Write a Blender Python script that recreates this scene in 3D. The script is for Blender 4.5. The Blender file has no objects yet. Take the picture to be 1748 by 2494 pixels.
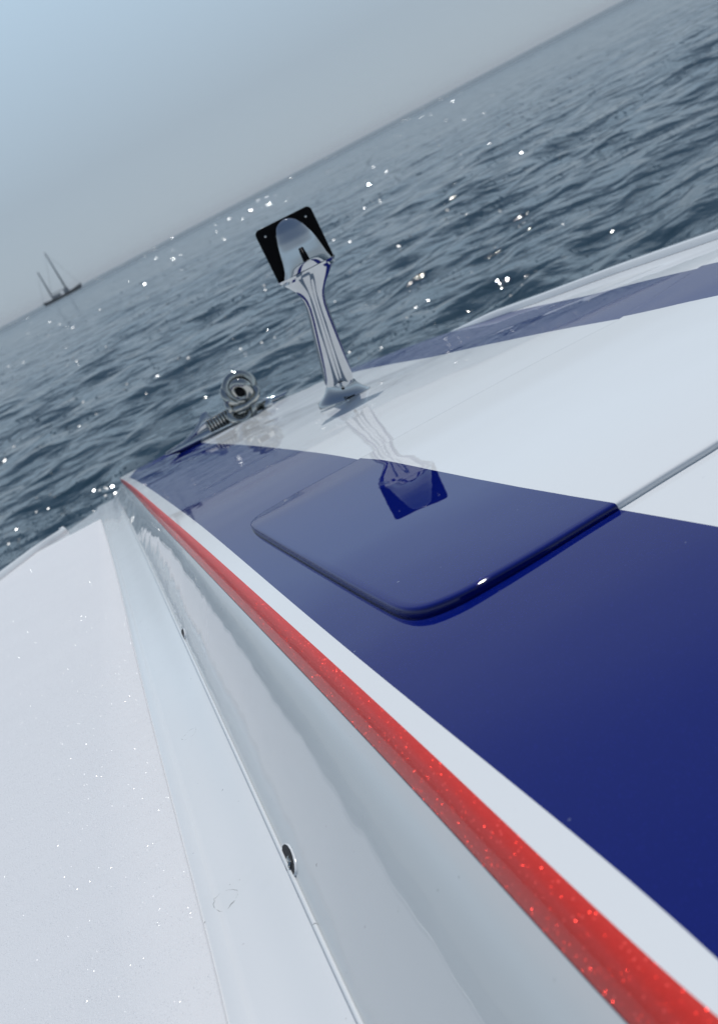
import bpy, bmesh, math, random
import numpy as np
from mathutils import Vector, Matrix, noise as mnoise
from math import sin, cos, tan, atan, pi, sqrt, radians, exp
random.seed(4); np.random.seed(4)
S = bpy.context.scene

# ------------------------------------------------------------------ camera
CAMZ = 1.70                       # camera height over the sea
W0, H0, FPX = 1748.0, 2494.0, 3010.0
ROLL = atan(797 / 1515); cR, sR = cos(ROLL), sin(ROLL)
PITCH = atan(((H0 / 2) - (797 - 797 / 1515 * W0 / 2)) * cR / FPX)
Fw = Vector((0, cos(PITCH), -sin(PITCH))); R0 = Vector((1, 0, 0)); U0 = Vector((0, sin(PITCH), cos(PITCH)))
Rc = R0 * cR - U0 * sR; Uc = R0 * sR + U0 * cR
cam = bpy.data.objects.new('camera', bpy.data.cameras.new('camera')); S.collection.objects.link(cam)
M = Matrix((Rc, Uc, -Fw)).transposed().to_4x4(); M.translation = (0, 0, CAMZ); cam.matrix_world = M
cam.data.sensor_fit = 'VERTICAL'; cam.data.sensor_height = 36; cam.data.lens = FPX / H0 * 36
cam.data.clip_start = 0.02; cam.data.clip_end = 30000
cam.data.dof.use_dof = True; cam.data.dof.focus_distance = 1.45
cam.data.dof.aperture_fstop = (cam.data.lens / 1000) / 0.0040
S.camera = cam

# ------------------------------------------------------------------ world, sun, exposure
SUN_EL, SUN_AZ = radians(60), radians(17)       # azimuth from +Y towards +X
w = bpy.data.worlds.new('World'); S.world = w; w.use_nodes = True
nt = w.node_tree; nt.nodes.clear()
out = nt.nodes.new('ShaderNodeOutputWorld'); bg = nt.nodes.new('ShaderNodeBackground')
sky = nt.nodes.new('ShaderNodeTexSky'); sky.sky_type = 'NISHITA'; sky.sun_disc = False
sky.sun_elevation = SUN_EL; sky.sun_rotation = SUN_AZ; sky.air_density = 1.0; sky.dust_density = 0.6; sky.ozone_density = 1.5
hs = nt.nodes.new('ShaderNodeHueSaturation'); hs.inputs['Saturation'].default_value = 0.9; hs.inputs['Value'].default_value = 0.62
nt.links.new(sky.outputs[0], hs.inputs['Color'])
# sea haze: thick and grey at the horizon, thinning with elevation, the same all the way round
tc = nt.nodes.new('ShaderNodeTexCoord'); sx = nt.nodes.new('ShaderNodeSeparateXYZ'); nt.links.new(tc.outputs['Generated'], sx.inputs[0])
hr = nt.nodes.new('ShaderNodeValToRGB'); e = hr.color_ramp.elements
nt.links.new(sx.outputs[2], hr.inputs[0])
e[0].position = 0.0; e[0].color = (0.385, 0.465, 0.535, 1)
e[1].position = 1.0; e[1].color = (0.10, 0.16, 0.28, 1)
for p_, c_ in ((0.07, (0.37, 0.455, 0.54, 1)), (0.20, (0.48, 0.63, 0.77, 1)), (0.34, (0.37, 0.45, 0.54, 1)), (0.50, (0.23, 0.30, 0.40, 1)), (0.70, (0.15, 0.21, 0.32, 1))):
    q_ = e.new(p_); q_.color = c_
hm = nt.nodes.new('ShaderNodeMixRGB'); hm.blend_type = 'MULTIPLY'; hm.inputs[0].default_value = 1; hm.inputs[2].default_value = (10, 10, 10, 1); nt.links.new(hr.outputs[0], hm.inputs[1])
fr = nt.nodes.new('ShaderNodeMapRange'); nt.links.new(sx.outputs[2], fr.inputs[0]); fr.inputs[1].default_value = 0.0; fr.inputs[2].default_value = 0.6
fr.inputs[3].default_value = 0.95; fr.inputs[4].default_value = 0.85
tint = nt.nodes.new('ShaderNodeMixRGB'); nt.links.new(fr.outputs[0], tint.inputs[0]); nt.links.new(hs.outputs[0], tint.inputs[1]); nt.links.new(hm.outputs[0], tint.inputs[2])
nt.links.new(tint.outputs[0], bg.inputs[0])
bg.inputs[1].default_value = 0.10
nt.links.new(bg.outputs[0], out.inputs[0])
sl = bpy.data.lights.new('sun', 'SUN'); sl.energy = 2.65; sl.angle = radians(0.5); sl.color = (1.0, 0.985, 0.96)
so = bpy.data.objects.new('sun', sl); S.collection.objects.link(so)
sd = Vector((sin(SUN_AZ) * cos(SUN_EL), cos(SUN_AZ) * cos(SUN_EL), sin(SUN_EL)))
so.rotation_euler = sd.to_track_quat('Z', 'Y').to_euler()
S.view_settings.view_transform = 'Standard'; S.view_settings.look = 'None'; S.view_settings.gamma = 1
S.view_settings.exposure = 0.0; S.view_settings.use_curve_mapping = False
S.cycles.use_denoising = True; S.cycles.max_bounces = 8; S.cycles.sample_clamp_indirect = 8
S.cycles.volume_bounces = 0

# ------------------------------------------------------------------ helpers
def tagp(o, label=None, cat=None, group=None, kind=None):
    if label: o['label'] = label
    if cat: o['category'] = cat
    if group: o['group'] = group
    if kind: o['kind'] = kind
    return o
def empty(name, loc):
    o = bpy.data.objects.new(name, None); o.empty_display_size = 0.1; o.location = loc
    S.collection.objects.link(o); return o
def link(name, me, mat, parent=None, smooth=True):
    o = bpy.data.objects.new(name, me); S.collection.objects.link(o)
    if mat: me.materials.append(mat)
    if smooth: me.polygons.foreach_set('use_smooth', [True] * len(me.polygons))
    if parent:
        o.parent = parent
        off = Vector((0, 0, 0)); p = parent
        while p: off += p.location; p = p.parent
        o.location = -off
    return o
def mesh(name, vs, fs, mat, parent=None, smooth=True):
    me = bpy.data.meshes.new(name); me.from_pydata([tuple(v) for v in vs], [], fs); me.update()
    return link(name, me, mat, parent, smooth)
def grid(name, rows, mat, parent=None, smooth=True, close=False, flip=False):
    n = len(rows[0]); vs = [v for r in rows for v in r]; fs = []
    for i in range(len(rows) - 1):
        for j in range(n if close else n - 1):
            a, b = i * n + j, i * n + (j + 1) % n
            f = (a, b, b + n, a + n); fs.append(f[::-1] if flip else f)
    return mesh(name, vs, fs, mat, parent, smooth)
def frombm(name, bm, mat, parent=None, smooth=True):
    bmesh.ops.recalc_face_normals(bm, faces=bm.faces)
    me = bpy.data.meshes.new(name); bm.to_mesh(me); bm.free(); return link(name, me, mat, parent, smooth)
def bm_torus(bm, R, r, mx, n=28, m=12, sx=1.0):
    vs = []
    for i in range(n):
        a = 2 * pi * i / n
        for j in range(m):
            b = 2 * pi * j / m
            vs.append(bm.verts.new(mx @ Vector(((R + r * cos(b)) * cos(a) * sx, (R + r * cos(b)) * sin(a), r * sin(b)))))
    for i in range(n):
        for j in range(m):
            bm.faces.new((vs[i*m+j], vs[((i+1)%n)*m+j], vs[((i+1)%n)*m+(j+1)%m], vs[i*m+(j+1)%m]))
def bm_tube(bm, pts, rad, m=12, cap=True):
    pts = [Vector(p) for p in pts]; rings = []
    rf = rad if callable(rad) else (lambda t: rad)
    up = Vector((0, 0, 1))
    for i, p in enumerate(pts):
        t = (pts[min(i+1, len(pts)-1)] - pts[max(i-1, 0)]).normalized()
        s = t.cross(up if abs(t.z) < 0.95 else Vector((1, 0, 0))).normalized(); u = s.cross(t)
        r = rf(i / (len(pts) - 1))
        rings.append([bm.verts.new(p + (s * cos(2*pi*j/m) + u * sin(2*pi*j/m)) * r) for j in range(m)])
    for i in range(len(rings) - 1):
        for j in range(m):
            bm.faces.new((rings[i][j], rings[i][(j+1)%m], rings[i+1][(j+1)%m], rings[i+1][j]))
    if cap: bm.faces.new(rings[0][::-1]); bm.faces.new(rings[-1])
def bm_box(bm, c, s, mx=None, bev=0):
    g = bmesh.ops.create_cube(bm, size=1)
    for v in g['verts']:
        v.co = Vector((v.co.x * s[0] + c[0], v.co.y * s[1] + c[1], v.co.z * s[2] + c[2]))
        if mx: v.co = mx @ v.co
    if bev: bmesh.ops.bevel(bm, geom=list({e for v in g['verts'] for e in v.link_edges}), offset=bev, segments=2, affect='EDGES')

# ---- heights of the two decks (world z)
def lerp(a, b, t): return a + (b - a) * t
def sst(t): t = min(1, max(0, t)); return t * t * (3 - 2 * t)
MS, Y0, Y1 = 0.098, 0.7, 2.3
def gb(y):
    if y < Y0: d = 0
    elif y < Y1: d = 0.5 * MS / (Y1 - Y0) * (y - Y0) ** 2
    else: d = 0.5 * MS * (Y1 - Y0) + MS * (y - Y1)
    return CAMZ - 0.39 - d
def g(y, x):
    """foredeck height: drops towards the bow and rolls off towards the starboard edge"""
    s_ = (x - 0.90) * 0.85 + (y - 2.2) * 0.53
    q = min(0.45, max(0.0, s_ + 0.45))
    return gb(y) - 0.050 * q * q
def step(y): return lerp(0.16, 0.075, sst((y - 0.9) / 3.6))
def low(y, x=0): return gb(y) - step(y)
def ray(px, py):
    dx, dy = px - W0 / 2, py - H0 / 2
    a = dx * cR - dy * sR; b = dx * sR + dy * cR
    return (Fw * FPX + R0 * a - U0 * b) / FPX
def up(px, py, gf):
    """where the sight line through a photograph pixel meets a surface z = gf(y)"""
    d = ray(px, py); lo, hi = 0.05, 9.0
    for _ in range(50):
        m = (lo + hi) / 2
        if CAMZ + m * d.z > gf(m * d.y, m * d.x): lo = m
        else: hi = m
    return Vector((0, 0, CAMZ)) + d * lo
def at_y(px, py, y):
    d = ray(px, py); return Vector((0, 0, CAMZ)) + d * (y / d.y)
class Curve:
    """smooth plan curve through traced points: x as a function of y, or y as a function of x"""
    def __init__(s, pix, gf, key='y', deg=5, ends=None):
        P = [up(q[0], q[1], gf if len(q) < 3 else (lambda y, x: gf(y, x) + lidh(y, x))) for q in pix]
        s.k = np.array([p.y if key == 'y' else p.x for p in P]); s.v = np.array([p.x if key == 'y' else p.y for p in P])
        o = np.argsort(s.k); s.k = s.k[o]; s.v = s.v[o]
        t = np.log(s.k) if key == 'y' else s.k
        s.key = key; s.c = np.polyfit(t, s.v, min(deg, len(P) - 1)); s.lo, s.hi = s.k[0], s.k[-1]
    def __call__(s, q):
        def f(z): return float(np.polyval(s.c, math.log(z) if s.key == 'y' else z))
        if q < s.lo: d = (f(s.lo + .05) - f(s.lo)) / .05; return f(s.lo) + d * (q - s.lo)
        if q > s.hi: d = (f(s.hi) - f(s.hi - .05)) / .05; return f(s.hi) + d * (q - s.hi)
        return f(q)
E0px = [(300,1178),(330,1209),(362,1239.4),(404.6,1293.4),(454.7,1343.5),(539.4,1428.2),(620,1513),(800,1709),(976.8,1888.9),(1153.5,2080.4),(1330,2277.7),(1530.6,2494)]
E1px = [(306,1172),(327.5,1188),(366,1218),(385.3,1236),(462.4,1305),(539.4,1368),(620,1439.8),(800,1606),(976.8,1768),(1153.5,1933),(1300.8,2068.6),(1448.1,2210),(1566,2319),(1748,2478)]
E2px = [(314,1162),(350,1182),(385.3,1202.8),(423.8,1229.8),(501,1290),(620,1391.6),(800,1544),(976.8,1685.6),(1153.5,1827),(1300.8,1950.7),(1448,2080.4),(1595.4,2204),(1748,2333.7)]
E3px = [(447.6,1082),(515,1080.8),(638.6,1087.5),(762,1101),(885,1117,1),(1020,1139,1),(1107,1154,1),(1337,1199,1),(1470,1227,1),(1560,1245),(1748,1284)]
E4px = [(851,909),(981,881.6),(1122,853.4),(1319.7,812),(1545,768.8),(1748,731)]
E5px = [(1178,781),(1235,763),(1348,736),(1573.6,684),(1748,642)]
E6px = [(1748,577),(1517,656),(1348,719),(1178,780),(1066,818),(953,859),(851,899),(760,940),(666,982),(579,1020),(507,1051),(440,1087),(404,1107),(350,1140),(314,1160)]
Spx = [(290,1222),(315,1270),(347,1332),(400.7,1455),(443,1538),(504.5,1674),(578.5,1830.7),(682.9,2070),(724,2148),(800,2305),(883,2494)]
Npx = [(246.6,1266),(269.7,1343.5),(308,1497.6),(337,1621),(356.6,1700),(404,1891.6),(448,2057),(504.5,2274.5),(557,2494)]
def lidh(y, x): return lerp(lerp(0.0105, 0.0065, sst((x + 0.05) / 0.25)), 0.0030, sst((y - 1.70) / 0.25))
gd = lambda y, x: g(y, x) - 0.024
xE0 = Curve(E0px, gd); xE1 = Curve(E1px, g); xE2 = Curve(E2px, g)
yE3 = Curve(E3px, g, 'x', 6); yE4 = Curve(E4px, g, 'x', 3); yE5 = Curve(E5px, g, 'x', 3)
E6w = sorted([up(a, b, g) for a, b in E6px], key=lambda p: p.y)
xS = Curve(Spx, lambda y, x: low(y) + 0.012); xN = Curve(Npx, low)
yk = [p.y for p in E6w]; xk = [p.x for p in E6w]
def xE6(y):
    if y < yk[0]: return xk[0] + (xk[1] - xk[0]) / (yk[1] - yk[0]) * (y - yk[0]) if y > 1.6 else xE6(1.6001) 
    return float(np.interp(y, yk, xk))
TIPY = yk[-1]
print('TIP', TIPY, [(round(p.x,2), round(p.y,2)) for p in E6w])
def prt(n, px, gf): print(n, [(round(up(a,b,gf).x,3), round(up(a,b,gf).y,2)) for a, b in px])

# ------------------------------------------------------------------ materials
def newmat(name):
    m = bpy.data.materials.new(name); m.use_nodes = True; t = m.node_tree
    return m, t, t.nodes['Principled BSDF'], t.links
def nd(t, typ, **kw):
    n = t.nodes.new(typ)
    for k, v in kw.items(): setattr(n, k, v)
    return n
def math_(t, op, a, b=None):
    n = nd(t, 'ShaderNodeMath', operation=op)
    for i, q in enumerate((a, b)):
        if q is None: continue
        if isinstance(q, (int, float)): n.inputs[i].default_value = q
        else: t.links.new(q, n.inputs[i])
    return n.outputs[0]
def mixc(t, f, a, b):
    n = nd(t, 'ShaderNodeMix', data_type='RGBA')
    for i, q in ((0, f), (6, a), (7, b)):
        if isinstance(q, (int, float)): n.inputs[i].default_value = q
        elif isinstance(q, tuple): n.inputs[i].default_value = (*q, 1)
        else: t.links.new(q, n.inputs[i])
    return n.outputs[2]
def noise_(t, vec, scale, detail=2, rough=0.5):
    n = nd(t, 'ShaderNodeTexNoise'); n.inputs['Scale'].default_value = scale; n.inputs['Detail'].default_value = detail
    n.inputs['Roughness'].default_value = rough; t.links.new(vec, n.inputs['Vector']); return n
def ramp(t, f, a, b):
    n = nd(t, 'ShaderNodeMapRange'); n.inputs[1].default_value = a; n.inputs[2].default_value = b
    t.links.new(f, n.inputs[0]); return n.outputs[0]
def bump(t, bs, h, strength, dist, prev=None):
    b = nd(t, 'ShaderNodeBump'); b.inputs['Strength'].default_value = strength; b.inputs['Distance'].default_value = dist
    t.links.new(h, b.inputs['Height'])
    if prev is not None: t.links.new(prev, b.inputs['Normal'])
    return b.outputs[0]
def pos(t): return nd(t, 'ShaderNodeNewGeometry').outputs['Position']
WHITE = (0.76, 0.78, 0.79); BLUE = (0.002, 0.008, 0.135); RED = (0.64, 0.034, 0.024)

def flakes(t, scale, amount, vec):
    """sparse small cells: metallic flakes in the lacquer"""
    v = nd(t, 'ShaderNodeTexVoronoi'); v.inputs['Scale'].default_value = scale; t.links.new(vec, v.inputs['Vector'])
    s = nd(t, 'ShaderNodeSeparateColor'); t.links.new(v.outputs['Color'], s.inputs[0])
    near = math_(t, 'LESS_THAN', v.outputs['Distance'], 0.38)
    return math_(t, 'MULTIPLY', near, math_(t, 'GREATER_THAN', s.outputs[0], 1 - amount)), v

def sparkle(t, b, P, scale, amount, base_n, rough_base, rough_s=0.16, col=None, base_col=None):
    """flakes lying at random tilts; the few that face the sun flash"""
    v = nd(t, 'ShaderNodeTexVoronoi'); v.inputs['Scale'].default_value = scale; t.links.new(P, v.inputs['Vector'])
    s = nd(t, 'ShaderNodeSeparateColor'); t.links.new(v.outputs['Color'], s.inputs[0])
    pick = math_(t, 'MULTIPLY', math_(t, 'GREATER_THAN', s.outputs[2], 1 - amount), math_(t, 'LESS_THAN', v.outputs['Distance'], 0.45))
    c = nd(t, 'ShaderNodeCombineXYZ'); c.inputs[2].default_value = 1.0
    t.links.new(math_(t, 'MULTIPLY', math_(t, 'SUBTRACT', s.outputs[0], 0.5), 0.8), c.inputs[0]); t.links.new(math_(t, 'MULTIPLY', math_(t, 'SUBTRACT', s.outputs[1], 0.7), 0.8), c.inputs[1])
    n = nd(t, 'ShaderNodeVectorMath', operation='NORMALIZE'); t.links.new(c.outputs[0], n.inputs[0])
    m = nd(t, 'ShaderNodeMix', data_type='VECTOR'); t.links.new(pick, m.inputs[0]); t.links.new(base_n, m.inputs[4]); t.links.new(n.outputs[0], m.inputs[5])
    t.links.new(m.outputs[1], b.inputs['Normal'])
    r = nd(t, 'ShaderNodeMapRange'); t.links.new(pick, r.inputs[0]); r.inputs[3].default_value = rough_base; r.inputs[4].default_value = rough_s
    t.links.new(r.outputs[0], b.inputs['Roughness'])
    return pick

def curve_node(t, inp, fn, lo, hi, vlo, vhi, n=60):
    """piecewise curve fn(key) over [lo, hi] as a float curve"""
    k = ramp(t, inp, lo, hi)
    c = nd(t, 'ShaderNodeFloatCurve'); t.links.new(k, c.inputs['Value']); cv = c.mapping.curves[0]
    c.mapping.use_clip = False
    xs = [i / n for i in range(n + 1)]
    vals = [(fn(lo + (hi - lo) * x) - vlo) / (vhi - vlo) for x in xs]
    cv.points[0].location = (xs[0], vals[0]); cv.points[1].location = (xs[-1], vals[-1])
    for x, v in zip(xs[1:-1], vals[1:-1]): cv.points.new(x, v)
    for p in cv.points: p.handle_type = 'VECTOR'
    c.mapping.update()
    m = nd(t, 'ShaderNodeMapRange'); m.clamp = False; t.links.new(c.outputs[0], m.inputs[0])
    m.inputs[3].default_value = vlo; m.inputs[4].default_value = vhi
    return m.outputs[0]

def paint():
    m, t, b, L = newmat('deck_paint'); P = pos(t)
    s = nd(t, 'ShaderNodeSeparateXYZ'); L.new(P, s.inputs[0]); X, Y = s.outputs[0], s.outputs[1]
    # two-scale curve for x(y): near part is fine, far part coarse
    c2a = curve_node(t, Y, xE2, 0.2, 1.6, -1, 1); c2b = curve_node(t, Y, xE2, 1.6, 4.7, -2, 1)
    far = math_(t, 'GREATER_THAN', Y, 1.6)
    x2 = math_(t, 'ADD', math_(t, 'MULTIPLY', c2b, far), math_(t, 'MULTIPLY', c2a, math_(t, 'SUBTRACT', 1, far)))
    in2 = math_(t, 'GREATER_THAN', X, x2)
    y3 = curve_node(t, X, yE3, -0.8, 0.9, -1, 6); y4 = curve_node(t, X, yE4, -0.2, 1.2, -1, 6); y5 = curve_node(t, X, yE5, 0.2, 1.2, -1, 6)
    b1 = math_(t, 'MULTIPLY', in2, math_(t, 'LESS_THAN', Y, y3))
    near5 = math_(t, 'MAXIMUM', math_(t, 'LESS_THAN', Y, y5), math_(t, 'LESS_THAN', X, 0.42))
    b2 = math_(t, 'MULTIPLY', math_(t, 'GREATER_THAN', Y, y4), math_(t, 'MULTIPLY', near5, math_(t, 'GREATER_THAN', X, -0.15)))
    blue = math_(t, 'MAXIMUM', b1, b2)
    fl, vo = flakes(t, 900, 0.10, P)
    n1 = noise_(t, P, 1.7, 3)
    bl = mixc(t, math_(t, 'MULTIPLY', fl, 0.25), BLUE, (0.03, 0.04, 0.5))
    dirt = math_(t, 'MULTIPLY', ramp(t, noise_(t, P, 160, 3).outputs[0], 0.74, 0.80), 0.35)
    wh = mixc(t, dirt, mixc(t, n1.outputs[0], WHITE, tuple(c * 0.95 for c in WHITE)), (0.25, 0.25, 0.25))
    spots = math_(t, 'MULTIPLY', ramp(t, noise_(t, P, 75, 2).outputs[0], 0.785, 0.80), 0.35)      # dried salt specks
    bl = mixc(t, spots, bl, (0.5, 0.55, 0.65))
    L.new(mixc(t, blue, wh, bl), b.inputs['Base Color'])
    b.inputs['Roughness'].default_value = 0.30
    b.inputs['Specular IOR Level'].default_value = 0.0
    b.inputs['Coat Weight'].default_value = 0.85; b.inputs['Coat Roughness'].default_value = 0.012; b.inputs['Coat IOR'].default_value = 1.5
    # fairing ripple that bends reflections slightly, and a trace of orange peel
    bn = bump(t, b, noise_(t, P, 7, 0).outputs[0], 0.28, 0.0030)
    bn = bump(t, b, noise_(t, P, 45, 0).outputs[0], 0.05, 0.0005, bn)
    L.new(bn, b.inputs['Coat Normal'])
    return m
def gel(name, col, rough=0.22, coat=0.8, wav=0.25, dirt=True):
    m, t, b, L = newmat(name); P = pos(t)
    n1 = noise_(t, P, 3.0, 4)
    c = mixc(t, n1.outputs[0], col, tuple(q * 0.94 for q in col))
    if dirt:
        c = mixc(t, math_(t, 'MULTIPLY', ramp(t, noise_(t, P, 120, 2).outputs[0], 0.755, 0.79), 0.75), c, (0.10, 0.10, 0.09))
        for (qx, qy), rad in ((SM1, .013), (SM2, .010)):
            dv = nd(t, 'ShaderNodeVectorMath', operation='DISTANCE'); mpp = nd(t, 'ShaderNodeMapping'); mpp.inputs['Scale'].default_value = (1, 0.75, 0); L.new(P, mpp.inputs[0])
            wv = nd(t, 'ShaderNodeVectorMath', operation='ADD'); L.new(mpp.outputs[0], wv.inputs[0]); nn_ = noise_(t, P, 45, 2)
            ws = nd(t, 'ShaderNodeVectorMath', operation='SCALE'); ws.inputs['Scale'].default_value = 0.016; L.new(nn_.outputs['Color'], ws.inputs[0]); L.new(ws.outputs[0], wv.inputs[1])
            fl_ = nd(t, 'ShaderNodeVectorMath', operation='MULTIPLY'); fl_.inputs[1].default_value = (1, 1, 0); L.new(wv.outputs[0], fl_.inputs[0])
            L.new(fl_.outputs[0], dv.inputs[0]); dv.inputs[1].default_value = (qx + .008, qy * .75 + .008, 0)
            rg = math_(t, 'LESS_THAN', math_(t, 'ABSOLUTE', math_(t, 'SUBTRACT', dv.outputs['Value'], rad)), 0.0004)
            rg = math_(t, 'MULTIPLY', rg, ramp(t, noise_(t, P, 130, 1).outputs[0], 0.40, 0.62))
            c = mixc(t, math_(t, 'MULTIPLY', rg, 0.7), c, (0.18, 0.18, 0.16))
        c = mixc(t, math_(t, 'MULTIPLY', ramp(t, noise_(t, P, 7, 5, 0.7).outputs[0], 0.55, 0.85), 0.18), c, (0.55, 0.58, 0.56))
    L.new(c, b.inputs['Base Color']); b.inputs['Roughness'].default_value = rough
    b.inputs['Coat Weight'].default_value = coat; b.inputs['Coat Roughness'].default_value = 0.015
    st = nd(t, 'ShaderNodeMapping'); st.inputs['Scale'].default_value = (1, 0.6, 1); L.new(P, st.inputs[0])
    bn = bump(t, b, noise_(t, st.outputs[0], 8, 2).outputs[0], wav, 0.004)
    L.new(bn, b.inputs['Coat Normal'])
    return m
def redmat():
    m, t, b, L = newmat('red_flake_lacquer'); P = pos(t)
    fl, vo = flakes(t, 1100, 0.30, P); f2, v2 = flakes(t, 420, 0.06, P)
    c = mixc(t, math_(t, 'MULTIPLY', fl, 0.6), RED, (0.85, 0.05, 0.05)); c = mixc(t, f2, c, (1.0, 0.10, 0.08))
    L.new(c, b.inputs['Base Color']); b.inputs['Roughness'].default_value = 0.45; b.inputs['Specular IOR Level'].default_value = 0.1
    b.inputs['Coat Weight'].default_value = 0.38; b.inputs['Coat Roughness'].default_value = 0.02
    pk = sparkle(t, b, P, 1300, 0.06, bump(t, b, v2.outputs['Color'], 0.15, 0.002), 0.45, 0.30)
    L.new(pk, b.inputs['Metallic'])
    L.new(bump(t, b, noise_(t, P, 9, 1).outputs[0], 0.25, 0.0015), b.inputs['Coat Normal'])
    return m
def nonskid():
    m, t, b, L = newmat('nonskid_white'); P = pos(t)
    fl, vo = flakes(t, 330, 0.03, P)
    n = noise_(t, P, 420, 3, 0.7); n2 = noise_(t, P, 5, 5, 0.65)
    c = mixc(t, n2.outputs[0], (0.70, 0.71, 0.73), (0.65, 0.665, 0.685))
    c = mixc(t, math_(t, 'MULTIPLY', ramp(t, noise_(t, P, 90, 2).outputs[0], 0.79, 0.81), 0.4), c, (0.25, 0.25, 0.25))
    L.new(c, b.inputs['Base Color'])
    bn = bump(t, b, n.outputs[0], 0.5, 0.0012)
    bn = bump(t, b, vo.outputs['Color'], 0.25, 0.0010, bn)
    sparkle(t, b, P, 950, 0.07, bn, 0.55)
    return m
def simple(name, col, rough=0.4, metal=0.0, nscale=40, nb=0.1, coat=0):
    m, t, b, L = newmat(name); P = pos(t); n = noise_(t, P, nscale, 3)
    L.new(mixc(t, n.outputs[0], col, tuple(c * 0.8 for c in col)), b.inputs['Base Color'])
    b.inputs['Roughness'].default_value = rough; b.inputs['Metallic'].default_value = metal; b.inputs['Coat Weight'].default_value = coat
    if nb: L.new(bump(t, b, n.outputs[0], nb, 0.001), b.inputs['Normal'])
    return m
SM1 = up(545, 2195, low).xy; SM2 = up(462, 1790, low).xy
M_paint = paint(); M_white = gel('white_gelcoat', WHITE); M_wall_shaded = gel('coaming_gelcoat_shaded', (0.55, 0.58, 0.59), 0.25, 0.9, 0.36)  # coaming side: same white gelcoat, base colour darkened to paint in its shade
M_red = redmat(); M_nonskid = nonskid()
M_chrome = simple('chrome', (0.56, 0.58, 0.60), 0.02, 1.0, 25, 0.02)
M_steel = simple('worn_steel', (0.50, 0.50, 0.47), 0.06, 1.0, 160, 0.25)
M_black = simple('black_gloss', (0.002, 0.002, 0.003), 0.3, 0.0, 30, 0.0); M_black.node_tree.nodes['Principled BSDF'].inputs['Specular IOR Level'].default_value = 0.12
M_rubber = simple('black_rubber', (0.02, 0.02, 0.022), 0.6)
M_hole_shade = simple('drain_shade', (0.01, 0.01, 0.012), 0.7)
M_hull = gel('hull_white', (0.72, 0.74, 0.78), 0.25, 0.8, 0.2, False)
M_ship = simple('ship_paint', (0.07, 0.08, 0.10), 0.5, 0, 2, 0)
M_mast = simple('mast_grey', (0.30, 0.33, 0.36), 0.5, 0, 2, 0)

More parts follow.
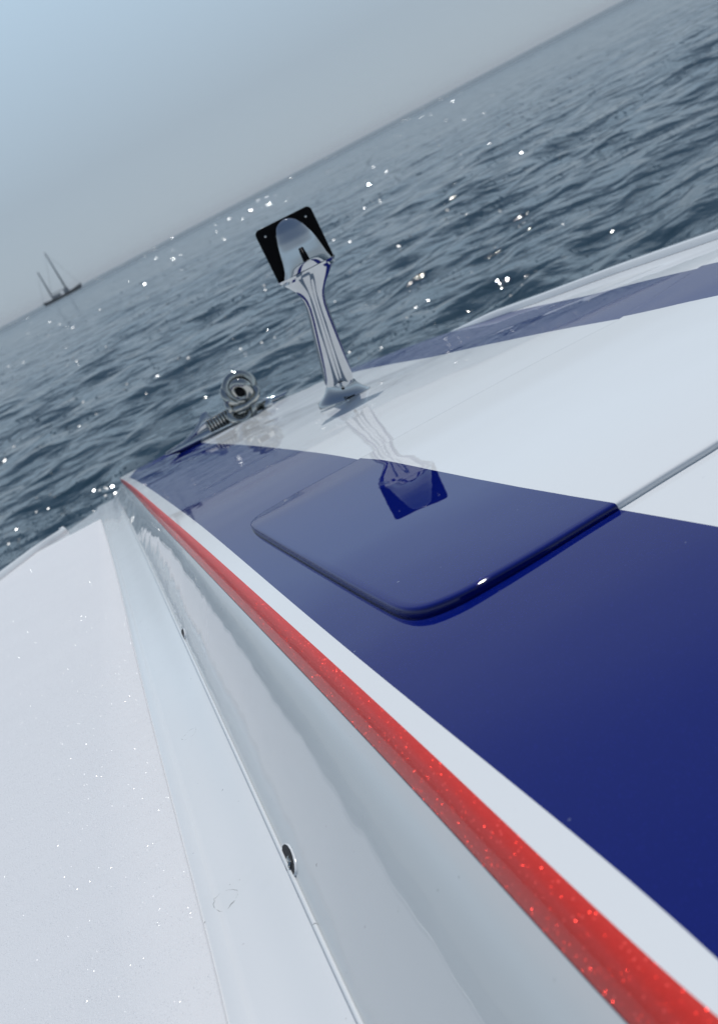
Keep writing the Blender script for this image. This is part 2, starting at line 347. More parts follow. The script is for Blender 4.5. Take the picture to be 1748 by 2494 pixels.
# ------------------------------------------------------------------ sea
def sea():
    fine = np.radians(np.linspace(-31, 31, 760)); rest = np.radians(np.linspace(31, 329, 90))[1:]
    ang = np.concatenate([fine, rest[:-1]]); nA = len(ang)
    r = np.concatenate([[0.5, 2, 3.5], np.geomspace(4.5, 12000, 760)])
    Rr, A = np.meshgrid(r, ang, indexing='ij'); X = Rr * np.sin(A); Y = Rr * np.cos(A); Z = np.zeros_like(X)
    cell = Rr * math.log(12000 / 4.5) / 760
    dist = Rr
    DX = np.zeros_like(X); DY = np.zeros_like(X)
    rng = np.random.RandomState(11)
    main = radians(-78)             # wave travel direction from +X: crests run nearly across the view
    for i in range(110):
        lam = 0.16 * (4.5 / 0.16) ** (rng.rand() ** 1.15)
        th = main + rng.normal(0, 0.95 if lam < 1.6 else 0.45)
        k = 2 * pi / lam; ph = rng.rand() * 2 * pi
        amp = 0.0051 * lam ** 0.85 * (0.6 + 0.8 * rng.rand())
        if lam > 2.2: amp *= 0.55
        att = np.clip((lam / cell - 2.0) / 3.0, 0, 1)
        # slow patchiness, so crests are short and groups differ
        gm = 0.55 + 0.9 * (0.5 + 0.5 * np.sin(X / (lam * 3.1) + i) * np.sin(Y / (lam * 3.7) + 2.1 * i))
        arg = k * (X * cos(th) + Y * sin(th)) + ph + 0.7 * np.sin(X / (lam * 2.3) + 3 * i) + 0.6 * np.sin(Y / (lam * 2.9) + i)
        a = amp * att * gm
        Z += a * np.sin(arg); q = 0.75
        DX += q * a * np.cos(arg) * cos(th); DY += q * a * np.cos(arg) * sin(th)
    X += DX; Y += DY
    n = X.size; co = np.stack([X.ravel(), Y.ravel(), Z.ravel()], 1)
    nR = len(r); i, j = np.meshgrid(np.arange(nR - 1), np.arange(nA), indexing='ij'); i = i.ravel(); j = j.ravel(); j2 = (j + 1) % nA
    q = np.stack([i * nA + j, (i + 1) * nA + j, (i + 1) * nA + j2, i * nA + j2], 1)
    me = bpy.data.meshes.new('sea'); me.vertices.add(n); me.vertices.foreach_set('co', co.ravel())
    me.loops.add(q.size); me.loops.foreach_set('vertex_index', q[:, ::-1].ravel() if False else q.ravel())
    me.polygons.add(len(q)); me.polygons.foreach_set('loop_start', np.arange(0, q.size, 4)); me.polygons.foreach_set('loop_total', np.full(len(q), 4))
    me.update(calc_edges=True); me.validate()
    m, t, b, L = newmat('sea_water'); P = pos(t)
    s = nd(t, 'ShaderNodeSeparateXYZ'); L.new(P, s.inputs[0])
    b.inputs['Base Color'].default_value = (0.022, 0.050, 0.074, 1); b.inputs['IOR'].default_value = 1.333
    ln = nd(t, 'ShaderNodeVectorMath', operation='LENGTH'); L.new(P, ln.inputs[0]); D = ln.outputs['Value']
    rr = nd(t, 'ShaderNodeMapRange'); L.new(D, rr.inputs[0]); rr.inputs[1].default_value = 10; rr.inputs[2].default_value = 500; rr.inputs[3].default_value = 0.05; rr.inputs[4].default_value = 0.28
    mp = nd(t, 'ShaderNodeMapping'); mp.inputs['Rotation'].default_value = (0, 0, radians(12)); mp.inputs['Scale'].default_value = (0.9, 1, 1); L.new(P, mp.inputs[0])
    def fade(d1, d2):
        f = nd(t, 'ShaderNodeMapRange'); L.new(D, f.inputs[0]); f.inputs[1].default_value = d1; f.inputs[2].default_value = d2; f.inputs[3].default_value = 1; f.inputs[4].default_value = 0; return f.outputs[0]
    prev = None
    for sc, dt, dist_, f in ((1.1, 2, 0.24, (250, 2500)), (4.5, 2, 0.035, (40, 300)), (14, 1, 0.006, (12, 60))):
        n_ = noise_(t, mp.outputs[0], sc, dt, 0.55)
        bn = nd(t, 'ShaderNodeBump'); bn.inputs['Distance'].default_value = dist_; L.new(n_.outputs[0], bn.inputs['Height']); L.new(fade(*f), bn.inputs['Strength'])
        if prev: L.new(prev, bn.inputs['Normal'])
        prev = bn.outputs[0]
    # sparse steep wavelet facets, larger with distance from the boat: the sun sparkles
    lev = math_(t, 'FLOOR', math_(t, 'LOGARITHM', math_(t, 'DIVIDE', D, 9.0), 2.0))
    kx = math_(t, 'POWER', 2.0, math_(t, 'MULTIPLY', lev, -1.0)); ky = math_(t, 'POWER', 2.0, math_(t, 'MULTIPLY', lev, -1.5))
    cx_ = nd(t, 'ShaderNodeCombineXYZ')
    L.new(math_(t, 'MULTIPLY', math_(t, 'MULTIPLY', s.outputs[0], 38.0), kx), cx_.inputs[0]); L.new(math_(t, 'MULTIPLY', math_(t, 'MULTIPLY', s.outputs[1], 14.0), ky), cx_.inputs[1]); L.new(lev, cx_.inputs[2])
    vo = nd(t, 'ShaderNodeTexVoronoi'); vo.inputs['Scale'].default_value = 1.0; L.new(cx_.outputs[0], vo.inputs['Vector'])
    sc_ = nd(t, 'ShaderNodeSeparateColor'); L.new(vo.outputs['Color'], sc_.inputs[0])
    wind = ramp(t, noise_(t, mp.outputs[0], 0.35, 3).outputs[0], 0.42, 0.62)
    pick = math_(t, 'GREATER_THAN', math_(t, 'MULTIPLY', sc_.outputs[2], math_(t, 'ADD', 0.80, math_(t, 'MULTIPLY', wind, 0.20))), 0.875)
    pick = math_(t, 'MULTIPLY', pick, math_(t, 'LESS_THAN', vo.outputs['Distance'], 0.42))
    fn_ = nd(t, 'ShaderNodeCombineXYZ'); L.new(math_(t, 'MULTIPLY', math_(t, 'SUBTRACT', sc_.outputs[0], 0.15), 0.62), fn_.inputs[0])
    L.new(math_(t, 'MULTIPLY', math_(t, 'ADD', math_(t, 'MULTIPLY', sc_.outputs[1], 0.24), 0.40), -1.0), fn_.inputs[1]); fn_.inputs[2].default_value = 1.0
    nm = nd(t, 'ShaderNodeVectorMath', operation='NORMALIZE'); L.new(fn_.outputs[0], nm.inputs[0])
    mv = nd(t, 'ShaderNodeMix', data_type='VECTOR'); L.new(pick, mv.inputs[0]); L.new(prev, mv.inputs[4]); L.new(nm.outputs[0], mv.inputs[5])
    L.new(mv.outputs[1], b.inputs['Normal'])
    mr = nd(t, 'ShaderNodeMix', data_type='FLOAT'); L.new(pick, mr.inputs[0]); L.new(rr.outputs[0], mr.inputs[2]); mr.inputs[3].default_value = 0.10
    L.new(mr.outputs[0], b.inputs['Roughness'])
    o = link('sea', me, m); tagp(o, kind='structure'); return o
sea()

# ------------------------------------------------------------------ boat
boat = empty('boat', (0.1, 1.5, 0.0))
tagp(boat, 'white powerboat bow with blue and red painted deck stripes', 'boat')
# rows along the boat
ys = list(np.concatenate([np.linspace(-1.2, 0.0, 12), np.linspace(0.05, 1.5, 90), np.linspace(1.52, TIPY, 110)]))
def x6(y): return max(xE6(y), xE1(y) + 0.004)
rows = []
for y in ys:
    a, b_ = xE1(y), x6(y); r_ = []
    for k in range(61):
        x = lerp(a, b_, k / 60); r_.append((x, y, g(y, x)))
    # rolled outer edge that returns down
    for dx, dz in ((0.004, -0.0015), (0.008, -0.006), (0.009, -0.016)): r_.append((b_ + dx, y, g(y, b_) + dz))
    rows.append(r_)
foredeck = grid('foredeck', rows, M_paint, boat, flip=False)
tagp(foredeck, 'glossy foredeck painted blue and white')
# red rounded edge between E1 and E0
rows = []
for y in ys:
    a, b_ = xE1(y), xE0(y); b_ = min(b_, a - 0.001); r_ = []
    for k in range(13):
        u = k / 12; ang = u * pi / 2
        r_.append((lerp(a, b_, u), y, g(y, lerp(a, b_, u)) - 0.024 * (0.10 * u + 0.90 * u ** 2.5)))
    rows.append(r_)
tagp(grid('edge_moulding', rows, M_red, boat, flip=True), 'red metal flake stripe on the rounded deck edge')
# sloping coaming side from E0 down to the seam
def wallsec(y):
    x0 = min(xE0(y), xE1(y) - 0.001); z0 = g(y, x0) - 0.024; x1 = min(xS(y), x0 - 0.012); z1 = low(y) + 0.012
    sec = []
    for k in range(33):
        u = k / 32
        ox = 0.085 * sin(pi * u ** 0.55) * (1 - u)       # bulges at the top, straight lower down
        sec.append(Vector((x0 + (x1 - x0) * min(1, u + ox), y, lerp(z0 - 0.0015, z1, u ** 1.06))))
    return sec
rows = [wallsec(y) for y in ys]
tagp(grid('coaming_side', rows, M_wall_shaded, boat, flip=True), 'glossy white sloping side below the red stripe')
# seam bead
bm = bmesh.new(); bp = []
for y in ys: p = wallsec(y)[-1]; bp.append(p + Vector((-0.0015, 0, 0.0005)))
bm_tube(bm, bp, 0.0022, 8); tagp(frombm('seam_bead', bm, M_white, boat))
# cove and smooth margin
rows = []
def outx(y):
    return float(np.interp(y, OYK, OXK))
Opx = [(290,1207),(240,1240),(166,1297),(148,1305),(100,1340),(0,1416)]
Ow = sorted([up(a, b_, low) for a, b_ in Opx], key=lambda p: p.y); OYK = [p.y for p in Ow]; OXK = [p.x for p in Ow]
sl_ = (OXK[2] - OXK[0]) / (OYK[2] - OYK[0]); OYK = [0.0, 1.4] + OYK; OXK = [OXK[0] + sl_ * (1.4 - OYK[2]) - 0.25, OXK[0] + sl_ * (1.4 - OYK[2])] + OXK
print('OUT', list(zip(np.round(OYK, 2), np.round(OXK, 2))))
NY = up(246.6, 1266, low); prt('N', Npx, low); prt('S', Spx, lambda y, x: low(y) + .012); prt('E0', E0px, gd); prt('E4', E4px, g); prt('E5', E5px, g)
yl = [y for y in ys]
for y in yl:
    e = wallsec(y)[-1]; wdt = max(0.02, 0.062 * min(1, (TIPY - y) / 1.5 + .25)); r_ = [e + Vector((0.001, 0, -0.004))]
    for k in range(12):
        u = (k + 1) / 12; r_.append(Vector((e.x - 0.002 - wdt * u, y, low(y) + 0.008 * (1 - sst(u)) ** 1.6)))
    xo = min(outx(y), r_[-1].x - 0.004); xa = r_[-1].x
    xn = min(xN(y), xa - 0.004)
    for f_, dz in ((.25, 0), (.44, 0), (.48, .0009), (.52, .0012), (.9, .0012), (1.0, 0.0)): r_.append(Vector((lerp(xa, xn, f_), y, low(y) + dz)))
    for k in range(12): r_.append(Vector((lerp(xn, min(xo, xn - .002), (k + 1) / 12), y, low(y))))
    for dx, dz in ((-0.004, -0.002), (-0.007, -0.008), (-0.008, -0.02)): r_.append(Vector((xo + dx, y, low(y) + dz)))
    rows.append(r_)
tagp(grid('side_deck', rows, M_white, boat, flip=True))
# non skid panel, 2.5 mm proud
prow = []
for y in list(np.linspace(0.05, NY.y, 80)):
    xr = xN(y); xo = min(outx(y) + 0.012, xr - 0.01); z = low(y)
    r_ = [(xr, y, z - 0.001), (xr - 0.0006, y, z + 0.002), (xr - 0.002, y, z + 0.003)]
    r_ += [(lerp(xr - 0.002, xo, k / 20), y, z + 0.003) for k in range(1, 21)] + [(xo - 0.002, y, z - 0.001)]
    prow.append(r_)
prow.append([(x, y + 0.002, low(y) - 0.001) for x, y, z in prow[-1]])
tagp(grid('nonskid_panel', prow, M_nonskid, boat, flip=True), 'matt sparkling non-skid deck area')
# raised toe rail on the outer side of the side deck
rows = []
yr1 = up(148, 1303, low).y
for y in np.linspace(0.05, yr1, 60):
    xo = outx(y); z = low(y); h = 0.024
    rows.append([Vector((xo + a, y, z + c)) for a, c in ((0.010, 0.0), (0.008, h * .8), (0.004, h), (-0.012, h + .001), (-0.018, h * .7), (-0.020, -0.03))])
gr = grid('toe_rail', rows, M_white, boat, flip=True)
bm = bmesh.new(); bm.from_mesh(gr.data); bm.verts.ensure_lookup_table(); n6 = 6
bm.faces.new([bm.verts[len(bm.verts) - 6 + k] for k in range(6)]); bm.to_mesh(gr.data); bm.free()
# starboard sheer rail outside the blue band
rows = []
ya, yb = 1.2, up(1090, 812, g).y
for y in np.linspace(ya, yb, 60):
    f = min(1, (yb - y) / 0.25); xo = x6(y); z = g(y, xo); h = 0.014 * f + 0.0015; wd = 0.022 * f + 0.004
    rows.append([Vector((xo + a, y, z + c)) for a, c in ((-wd, 0.0005), (-wd * .8, h * .8), (-wd * .55, h), (0.006, h), (0.012, h * .5), (0.013, -0.03))])
tagp(grid('sheer_rail', rows, M_white, boat))
# hull sides down to the water
def hullside(name, top, sgn, flip):
    rows = []
    for y in ys:
        p = top(y); k = (max(0, y) / TIPY) ** 2
        rows.append([Vector((p.x - sgn * (0.10 + 0.25 * k) * u ** 1.3, y - 0.7 * k * u, lerp(p.z, -0.3, u))) for u in [i / 10 for i in range(11)]])
    grid(name, rows, M_hull, boat, flip=flip)
hullside('starboard_hull', lambda y: Vector((x6(y) + 0.009, y, g(y, x6(y)) - 0.014)), 1, False)
hullside('port_hull', lambda y: Vector((min(outx(y), xS(y) - 0.03) - 0.008, y, low(y) - 0.018)), -1, True)
hullside('keel_side', lambda y: Vector((xS(y) - 0.02, y, low(y) - 0.02)), -1, True)

# assumed dark screen behind the camera, added unseen for dark reflections in the chrome
rows = []
for i in range(25):
    a = -0.15 + 1.55 * i / 24; yy = -0.75 - 0.35 * ((a - 0.62) / 0.8) ** 2
    rows.append([Vector((a, yy - 0.30 * u, gb(0) - 0.01 + 1.05 * sin(u * pi / 2.4) )) for u in [k / 12 for k in range(13)]])
tagp(grid('added_windscreen', rows, M_black, boat), 'dark wraparound screen, assumed and added for its reflection in the chrome')
# ---- raised hatch lid
def lidpoly():
    far = [(659,1243),(746.5,1193),(883,1119),(953,1077),(1122,985),(1291,893),(1427,823),(1523,774)]
    near = [(1748,1092),(1647,1153),(1505,1242),(1430,1288),(1306,1366),(1181,1440),(1119,1474),(1057,1500),(1015,1509),(980,1506),(945,1491),(839.7,1431),(715,1357),(640,1311),(619,1297),(612,1284),(622,1268)]
    P = [up(a, b_, g) for a, b_ in far]
    P += [Vector((0.84, 2.14, 0)), Vector((0.88, 2.08, 0)), Vector((0.9, 1.3, 0)), Vector((0.86, 1.22, 0))]
    N = [up(a, b_, g) for a, b_ in near]
    print('LIDFAR', [(round(p.x, 2), round(p.y, 2)) for p in P]); print('LIDNEAR', [(round(p.x, 2), round(p.y, 2)) for p in N])
    return [(p.x, p.y) for p in P + N]
def smooth_loop(pl, n=600, it=1):
    for _ in range(it):        # corner cutting
        q = []
        for i in range(len(pl)):
            a, b_ = pl[i], pl[(i + 1) % len(pl)]
            q += [(a[0] * .75 + b_[0] * .25, a[1] * .75 + b_[1] * .25), (a[0] * .25 + b_[0] * .75, a[1] * .25 + b_[1] * .75)]
        pl = q
    L = [0]
    for i in range(len(pl)): a, b_ = pl[i], pl[(i + 1) % len(pl)]; L.append(L[-1] + math.hypot(b_[0] - a[0], b_[1] - a[1]))
    pl = pl + [pl[0]]; s_ = np.linspace(0, L[-1], n, endpoint=False)
    return list(zip(np.interp(s_, L, [p[0] for p in pl]), np.interp(s_, L, [p[1] for p in pl])))
loop = smooth_loop(lidpoly())
area = sum(loop[i][0] * loop[(i + 1) % len(loop)][1] - loop[(i + 1) % len(loop)][0] * loop[i][1] for i in range(len(loop))) / 2
if area < 0: loop = loop[::-1]
def inset(lp, d):
    n = len(lp); q = []
    for i in range(n):
        a, b_ = Vector(lp[(i - 3) % n]), Vector(lp[(i + 3) % n]); t_ = (b_ - a).normalized()
        q.append((lp[i][0] - t_.y * d, lp[i][1] + t_.x * d))
    return q
def LP(x, y): return Vector((x, y, g(y, x) + 1.01 * lidh(y, x)))
prof = [(0.0016, 0.0), (0.0, -0.12), (0.0, -.50), (0.0008, -.78), (0.0022, -.94), (0.0045, -1.0), (0.012, -1.01)]
rings = [[Vector((x, y, g(y, x) - dz * lidh(y, x) - (0.002 if k_ == 0 else 0))) for x, y in inset(loop, d)] for k_, (d, dz) in enumerate(prof)]
inner = inset(loop, 0.012); ctr = (float(np.mean([p[0] for p in inner])), float(np.mean([p[1] for p in inner])))
for k in range(1, 25):
    u = k / 25; rings.append([LP(lerp(x, ctr[0], u), lerp(y, ctr[1], u)) for x, y in inner])
vs = [v for r_ in rings for v in r_]; n = len(loop); fs = []
for i in range(len(rings) - 1):
    for j in range(n): fs.append((i*n+j, i*n+(j+1)%n, (i+1)*n+(j+1)%n, (i+1)*n+j))
vs.append(LP(*ctr)); l0 = (len(rings) - 1) * n
for j in range(n): fs.append((l0 + j, l0 + (j + 1) % n, len(vs) - 1))
tagp(mesh('hatch_lid', vs, fs, M_paint, boat), 'raised hatch lid with rounded corners, half blue and half white')
# ---- drain slots on the seam
def drain(px, py, ln_, wd, big):
    p = up(px, py, lambda y, x: low(y) + 0.016); y = p.y; n_ = 16
    def lens(L_, W_, dx):
        v = []
        for k in range(n_):
            a = 2 * pi * k / n_; yy = y + L_ * cos(a); q = W_ * sin(a) * abs(sin(a)) ** 0.25
            sec = wallsec(yy); e = sec[-1]; tdir = (sec[-5] - sec[-1]).normalized(); nn = Vector((-tdir.z, 0, tdir.x)); nn = nn if nn.z > 0 else -nn
            v.append(e + tdir * (q + 0.0045) + nn * dx)
        return v
    a_, b_, c_ = lens(ln_ * 1.04, wd * 1.06, 0.0), lens(ln_, wd, 0.0016), lens(ln_ * .97, wd * .95, 0.0016)
    rim = grid('drain_slot', [a_, b_, c_], M_white, boat, close=True)
    bm = bmesh.new(); bm.faces.new([bm.verts.new(v) for v in c_]); h = frombm('opening_shade', bm, M_hole_shade, rim, False)  # flat dark face, painted as the shade inside the slot
    if big:
        bm = bmesh.new(); q = Vector(c_[n_ // 2]).lerp(c_[0], 0.33)
        bm_tube(bm, [q + Vector((-.001, -.004, 0.0)), q + Vector((.001, .002, 0.001)), q + Vector((-.001, .008, 0.001)), q + Vector((.001, .013, 0.001))], 0.0019, 8)
        frombm('clip', bm, M_steel, rim)
drain(707, 2092, 0.030, 0.0105, True); drain(445, 1545, 0.024, 0.0085, False)
tagp(boat.children[-1], None)

# ------------------------------------------------------------------ chrome mirror post on the foredeck
PB = up(838, 975, g); YP = PB.y
print('POST', PB)
post = empty('mirror_post', PB)
tagp(post, 'polished chrome post with square black plate, upright on the foredeck', 'mirror post')
pxm = PB.y / FPX / cos(PITCH)            # metres per photograph pixel at the post (nearly)
def axis_pt(px, py, dy=0.0): return at_y(px, py, YP + dy)
# frame of the plate
TL, TR, BR, BL = [at_y(a, b_, YP - 0.13) for a, b_ in ((620,563),(755,500),(816,632),(682,704))]
ctrp = (TL + TR + BR + BL) / 4; ex = ((TR - TL) + (BR - BL)).normalized(); ez = ((TL - BL) + (TR - BR)).normalized(); ez = (ez - ex * ez.dot(ex)).normalized(); ey = ez.cross(ex)
wx = ((TR - TL).length + (BR - BL).length) / 4; wz = ((TL - BL).length + (TR - BR).length) / 4
print('PLATE', wx * 2, wz * 2)
def L2W(x, y, z): return ctrp + ex * x + ey * y + ez * z
# rounded square plate
bm = bmesh.new(); rr = 0.012; out_ = []
for cx_, cz_, a0 in ((wx - rr, wz - rr, 0), (-wx + rr, wz - rr, 90), (-wx + rr, -wz + rr, 180), (wx - rr, -wz + rr, 270)):
    for k in range(7): a = radians(a0 + 15 * k); out_.append((cx_ + rr * cos(a), cz_ + rr * sin(a)))
lay = []
for d, yy in ((0.0015, -0.003), (0.0, -0.0015), (0.0, 0.003), (0.0015, 0.0045)):
    lay.append([bm.verts.new(L2W(x * (1 - d / wx), yy, z * (1 - d / wz))) for x, z in out_])
for i in range(3):
    for j in range(len(out_)): k = (j + 1) % len(out_); bm.faces.new((lay[i][j], lay[i][k], lay[i+1][k], lay[i+1][j]))
bm.faces.new(lay[0][::-1]); bm.faces.new(lay[3])
frombm('plate', bm, M_black, post, False)
for sx, sz in ((-1, 1), (1, 1), (1, -1), (-1, -1)):
    bm = bmesh.new(); c_ = (sx * (wx - 0.020), sz * (wz - 0.020)); rg = []
    for rad_, yy in ((0.0034, -0.003), (0.0032, -0.0042), (0.0018, -0.0050)):
        rg.append([bm.verts.new(L2W(c_[0] + rad_ * cos(2*pi*k/12), yy, c_[1] + rad_ * sin(2*pi*k/12))) for k in range(12)])
    for i in range(2):
        for j in range(12): bm.faces.new((rg[i][j], rg[i][(j+1)%12], rg[i+1][(j+1)%12], rg[i+1][j]))
    bm.faces.new(rg[-1]); frombm('screw', bm, M_steel, post)
# body: lofted sections (centre, half width, half depth front, half depth back)
def sec(c, ax, hw, df, db, sq=2.0, n=96, groove=False):
    v = []
    for k in range(n):
        a = 2 * pi * k / n; ca, sa = cos(a), sin(a)
        q = (abs(ca) ** sq + abs(sa) ** sq) ** (-1 / sq)
        if groove and sa < 0: q *= 1 - 0.10 * exp(-((a - 1.5 * pi) / 0.16) ** 2)
        v.append(c + ax * (hw * ca * q) + Vector((0, 1, 0)) * ((db if sa > 0 else df) * sa * q))
    return v
pa = axis_pt(840, 972); pn = axis_pt(760, 712, -0.10); up_ax = (pn - pa).normalized(); sd_ax = Vector((up_ax.z, 0, -up_ax.x)).normalized()
flat = Vector((1, 0, 0.0))
Z = lambda v, z: Vector((v.x, v.y, z))
def on(t): return pa.lerp(pn, t)
hp = (pn - pa).length
body = []
px = lambda n_: n_ * pxm
# trumpet foot
foot = [(0.000, 66, 60, 'f'), (0.012, 68, 62, 'f'), (0.030, 66, 60, 'f'), (0.055, 57, 50, 'f'), (0.085, 48, 42, 'f'), (0.12, 40.5, 36, 'f'), (0.155, 35.5, 32, 'f'), (0.18, 33.5, 30, 'f')]
frows = []
for t_, hw, hd, _ in foot:
    c_ = on(t_); frows.append([Vector((v.x, v.y, v.z)) for v in sec(c_, sd_ax, px(hw) * .98, px(hd), px(hd))])
for r_ in frows[:2]:
    for v in r_: v.z = g(v.y, v.x) + (0.0 if r_ is frows[0] else 0.003)
o = grid('foot', [[v for v in frows[0]]] + frows, M_chrome, post, close=True)
shaft = [(0.165, 33.5, 29), (0.19, 34.5, 30), (0.23, 34.5, 30), (0.35, 32.5, 28), (0.5, 30.5, 26), (0.65, 28.5, 24), (0.78, 26, 22), (0.88, 24.5, 21), (0.95, 25.5, 22), (1.0, 29, 25)]
rows = [sec(on(t_), sd_ax, px(hw), px(hd), px(hd) * .8, 2.9, groove=True) for t_, hw, hd in shaft]
# flare: sections turn to follow the plate's own axes
def blend(t_): return sd_ax.lerp(ex, t_).normalized()
bot = L2W(0, -0.002, -wz * .82)
for t_, hw, dfm in ((0.25, 37, 27), (0.5, 48, 31), (0.75, 60, 36), (0.92, 68, 40), (1.0, 71, 42)):
    c_ = pn.lerp(bot, t_); rows.append(sec(c_, blend(t_), px(hw), px(dfm), px(24) * (1 - t_) + 0.004, lerp(2.9, 2.2, t_), groove=t_ < .8))
o = grid('shaft', rows, M_chrome, post, close=True)
# domed cowl on the plate
rows = []
NR = 34
dn = [0.02, 0.05, 0.10, 0.20, 0.37, 0.50, 0.66, 0.80, 0.92, 1.0]
lf = [0.02, -0.20, -0.34, -0.46, -0.56, -0.61, -0.66, -0.72, -0.84, -0.97]
rt = [0.10, 0.28, 0.43, 0.58, 0.71, 0.77, 0.82, 0.86, 0.92, 0.97]
dp = [0.0, 9, 16, 25, 34, 38, 40.5, 41.5, 38, 32]
for i in range(NR + 1):
    u = 0.02 + 0.98 * (i / NR) ** 1.3; zz = wz * (1 - 2 * u) 
    xl = float(np.interp(u, dn, lf)) * wx; xr = float(np.interp(u, dn, rt)) * wx; df = px(float(np.interp(u, dn, dp))) + 0.0003
    r_ = []
    for k in range(41):
        a = pi * k / 40; r_.append(L2W((xl + xr) / 2 + (xr - xl) / 2 * cos(a), -0.003 - df * sin(a) ** 0.8, zz))
    rows.append(r_)
grid('cowl', rows, M_chrome, post, flip=True)

# ------------------------------------------------------------------ chrome bow fitting and shackle at the stem
BF = up(548, 1046, g)
bow = empty('bow_roller', Vector((BF.x, BF.y, BF.z)))
tagp(bow, 'chrome bow roller fitting with upswept wings at the stem', 'bow roller')
pe = 1.0 * BF.y / FPX / cos(PITCH)
def bp(px_, py_, dy=0): return at_y(px_, py_, BF.y + dy)
def ribbon(name, pts, parent, mat, th=0.003, n=40):
    """curved sheet between a lower and an upper outline, given thickness"""
    rows_f = [[a.lerp(b_, k / 8) + Vector((0, -0.012 * sin(pi * k / 8), 0)) for k in range(9)] for a, b_ in pts]
    rows_b = [[v + Vector((0, th * 3, 0)) for v in r_][::-1] for r_ in rows_f]
    return grid(name, [a + b_ for a, b_ in zip(rows_f, rows_b)], mat, parent, close=True)
ribbon('wing', [(bp(402, 1106), bp(404, 1102)), (bp(430, 1094), bp(446, 1076)), (bp(455, 1083), bp(470, 1052)), (bp(478, 1070), bp(485, 1026)), (bp(497, 1060), bp(490, 1008)), (bp(515, 1050), bp(500, 1002)), (bp(530, 1040), bp(512, 1012))], bow, M_chrome)
ribbon('wing', [(bp(610, 1010, .05), bp(606, 996, .05)), (bp(632, 998, .05), bp(634, 976, .05)), (bp(655, 985, .05), bp(657, 966, .05)), (bp(672, 977, .05), bp(680, 962, .05)), (bp(690, 968, .05), bp(698, 952, .05))], bow, M_chrome)
bm = bmesh.new(); pts = [bp(a, b_) for a, b_ in ((404,1108),(440,1092),(500,1062),(560,1034),(620,1008),(660,992),(700,976))]
bm_tube(bm, pts, lambda t: 0.005 + 0.017 * sin(pi * t) ** .5, 12); frombm('base_plate', bm, M_chrome, bow)
# ribbed roller
bm = bmesh.new(); a_, b_ = bp(506, 1040, -.03), bp(562, 1008, -.03); pts = [a_.lerp(b_, i / 60) for i in range(61)]
bm_tube(bm, pts, lambda t: pe * (12 + 3 * abs(sin(t * pi * 7))), 18); frombm('roller', bm, M_rubber, bow)
for k in range(8):
    bm = bmesh.new(); c_ = a_.lerp(b_, (k + .5) / 8); ax = (b_ - a_).normalized(); mx = Matrix.Translation(c_) @ ax.to_track_quat('Z', 'Y').to_matrix().to_4x4()
    bm_torus(bm, pe * 14, pe * 3.0, mx, 20, 8); frombm('rib', bm, M_steel, bow)
# shackle and chain
sh = empty('anchor_shackle', bp(590, 1005))
tagp(sh, 'steel shackle and chain links bunched above the bow roller', 'shackle')
def ring(name, px_, py_, R_, r_, dirv, sx=1.0, dy=-.02, mat=None):
    bm = bmesh.new(); mx = Matrix.Translation(bp(px_, py_, dy)) @ Vector(dirv).to_track_quat('Z', 'Y').to_matrix().to_4x4()
    bm_torus(bm, pe * R_, pe * r_, mx, 32, 14, sx); return frombm(name, bm, mat or M_steel, sh)
ring('link', 584, 945, 31, 12, (0.15, -1, 0.25)); ring('link', 588, 950, 20, 11, (-0.7, -1, -0.3), 1.0, -.05)
ring('link', 572, 960, 27, 9, (0.8, -0.7, 0.5), 1.1, -.01); ring('link', 600, 966, 24, 8, (-0.3, -0.7, 0.9), 1.2, -.03)
ring('link', 590, 980, 27, 9, (0.1, -0.3, 1), 1.1, -.02); ring('link', 566, 990, 17, 7, (1, -.3, .2), 1.4, -.02)
ring('link', 606, 998, 17, 7, (-1, -.6, .4), 1.4, -.03); ring('link', 585, 1006, 20, 8, (.3, -1, .5), 1.2, -.05)
bm = bmesh.new(); bm_tube(bm, [bp(560, 1016, -.03), bp(600, 1000, -.03), bp(640, 984, -.02)], pe * 8, 12); frombm('pin', bm, M_steel, sh)
bm = bmesh.new(); bm_tube(bm, [bp(640, 992, -.03), bp(652, 986, -.03), bp(664, 982, -.03)], lambda t: pe * (13 + 3 * sin(pi * t)), 14); frombm('pin_head', bm, M_chrome, sh)
bm = bmesh.new(); bmesh.ops.create_icosphere(bm, subdivisions=3, radius=pe * 17, matrix=Matrix.Translation(bp(588, 950, -.04))); frombm('swivel_ball', bm, M_black, sh)

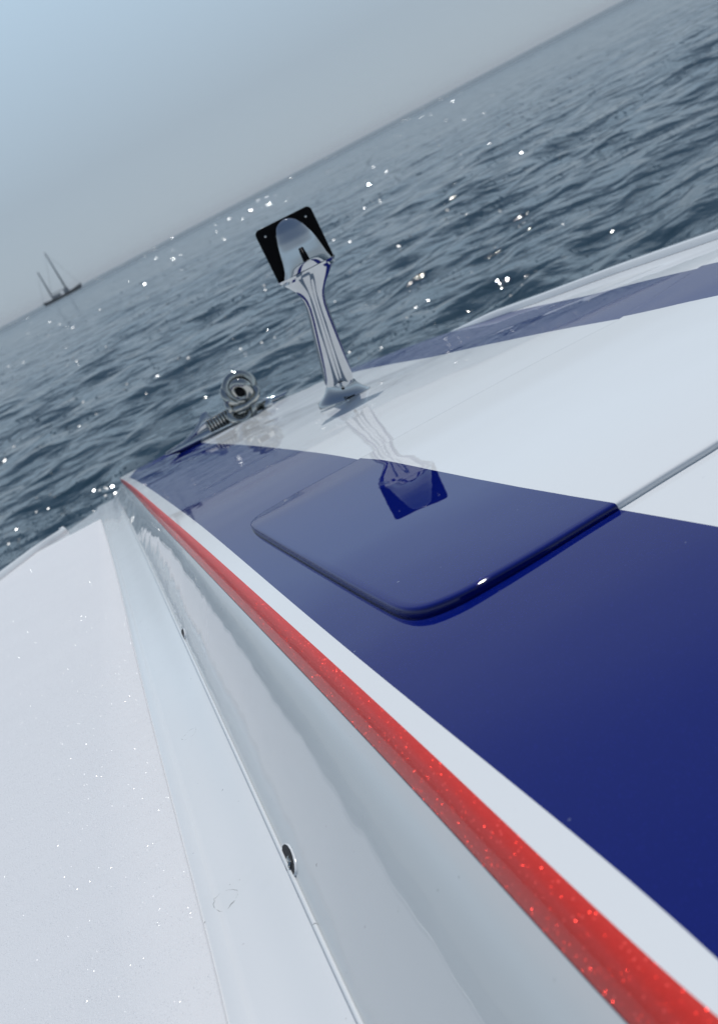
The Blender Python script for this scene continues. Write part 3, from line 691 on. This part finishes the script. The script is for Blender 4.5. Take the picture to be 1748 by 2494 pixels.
# ------------------------------------------------------------------ far two-masted vessel
DS = 700.0
def sp(px_, py_, dy=0): return at_y(px_, py_, DS + dy)
c0 = sp(152, 716); ship = empty('sailing_ship', (c0.x, DS, 0.0))
tagp(ship, 'dark two-masted sailing vessel on the horizon, sails down', 'ship')
hl = (sp(196, 692) - sp(107, 738)).length / 2
rows = []
for i in range(25):
    u = -1 + 2 * i / 24; x = c0.x + hl * u; bw = 3.0 * (1 - abs(u) ** 2.6) + 0.05; top = 1.5 + 1.3 * max(0, u) ** 2 + 0.7 * max(0, -u) ** 2
    rows.append([Vector((x * 1.0 + (0.9 * u * (k_ == 0 or k_ == 4)), DS + bw * s_, z_)) for k_, (s_, z_) in enumerate(((-1, top), (-.85, .7), (0, -.6), (.85, .7), (1, top)))])
grid('hull', rows, M_ship, ship, close=True)
bm = bmesh.new(); bm_box(bm, (c0.x - 3, DS, 2.4), (5, 2.6, 1.6), None, .2); bm_box(bm, (c0.x + 3.0, DS, 2.6), (3, 2.2, 2.2), None, .2); frombm('deckhouse', bm, M_mast, ship, False)
mt, ma = sp(109, 615), sp(92, 662)
mb, mab = sp(161, 700), sp(127, 722)
bm = bmesh.new(); bm_tube(bm, [Vector((mb.x, DS, 1.5)), Vector((mt.x + .0, DS, mt.z))], lambda t: .55 - .2 * t, 10); frombm('mast', bm, M_mast, ship)
bm = bmesh.new(); bm_tube(bm, [Vector((mab.x, DS, 1.5)), Vector((ma.x, DS, ma.z))], lambda t: .52 - .17 * t, 10); frombm('mast', bm, M_mast, ship)
bm = bmesh.new(); bm_tube(bm, [Vector((mb.x - .5, DS, 4)), Vector((mab.x + 1, DS, 4.2))], .2, 8); frombm('boom', bm, M_mast, ship)
for a_, b_ in (((mt.x, mt.z), (c0.x + hl, 2.9)), ((mt.x, mt.z), (mab.x, 2.5)), ((ma.x, ma.z), (c0.x - hl, 2.4))):
    bm = bmesh.new(); bm_tube(bm, [Vector((a_[0], DS, a_[1])), Vector((b_[0], DS, b_[1]))], .06, 6); frombm('stay', bm, M_mast, ship)

# ------------------------------------------------------------------ sea haze
HAZE = 0.00013
bm = bmesh.new(); bm_box(bm, (0, 0, 15.0), (26000, 26000, 36.0)); hz = frombm('haze', bm, None, None, False)
m = bpy.data.materials.new('sea_haze'); m.use_nodes = True; t = m.node_tree; t.nodes.clear()
vo = t.nodes.new('ShaderNodeVolumePrincipled'); vo.inputs['Density'].default_value = HAZE; vo.inputs['Color'].default_value = (0.95, 0.98, 1.0, 1); vo.inputs['Anisotropy'].default_value = 0.0
mo = t.nodes.new('ShaderNodeOutputMaterial'); t.links.new(vo.outputs[0], mo.inputs['Volume']); hz.data.materials.append(m)
tagp(hz, kind='stuff')
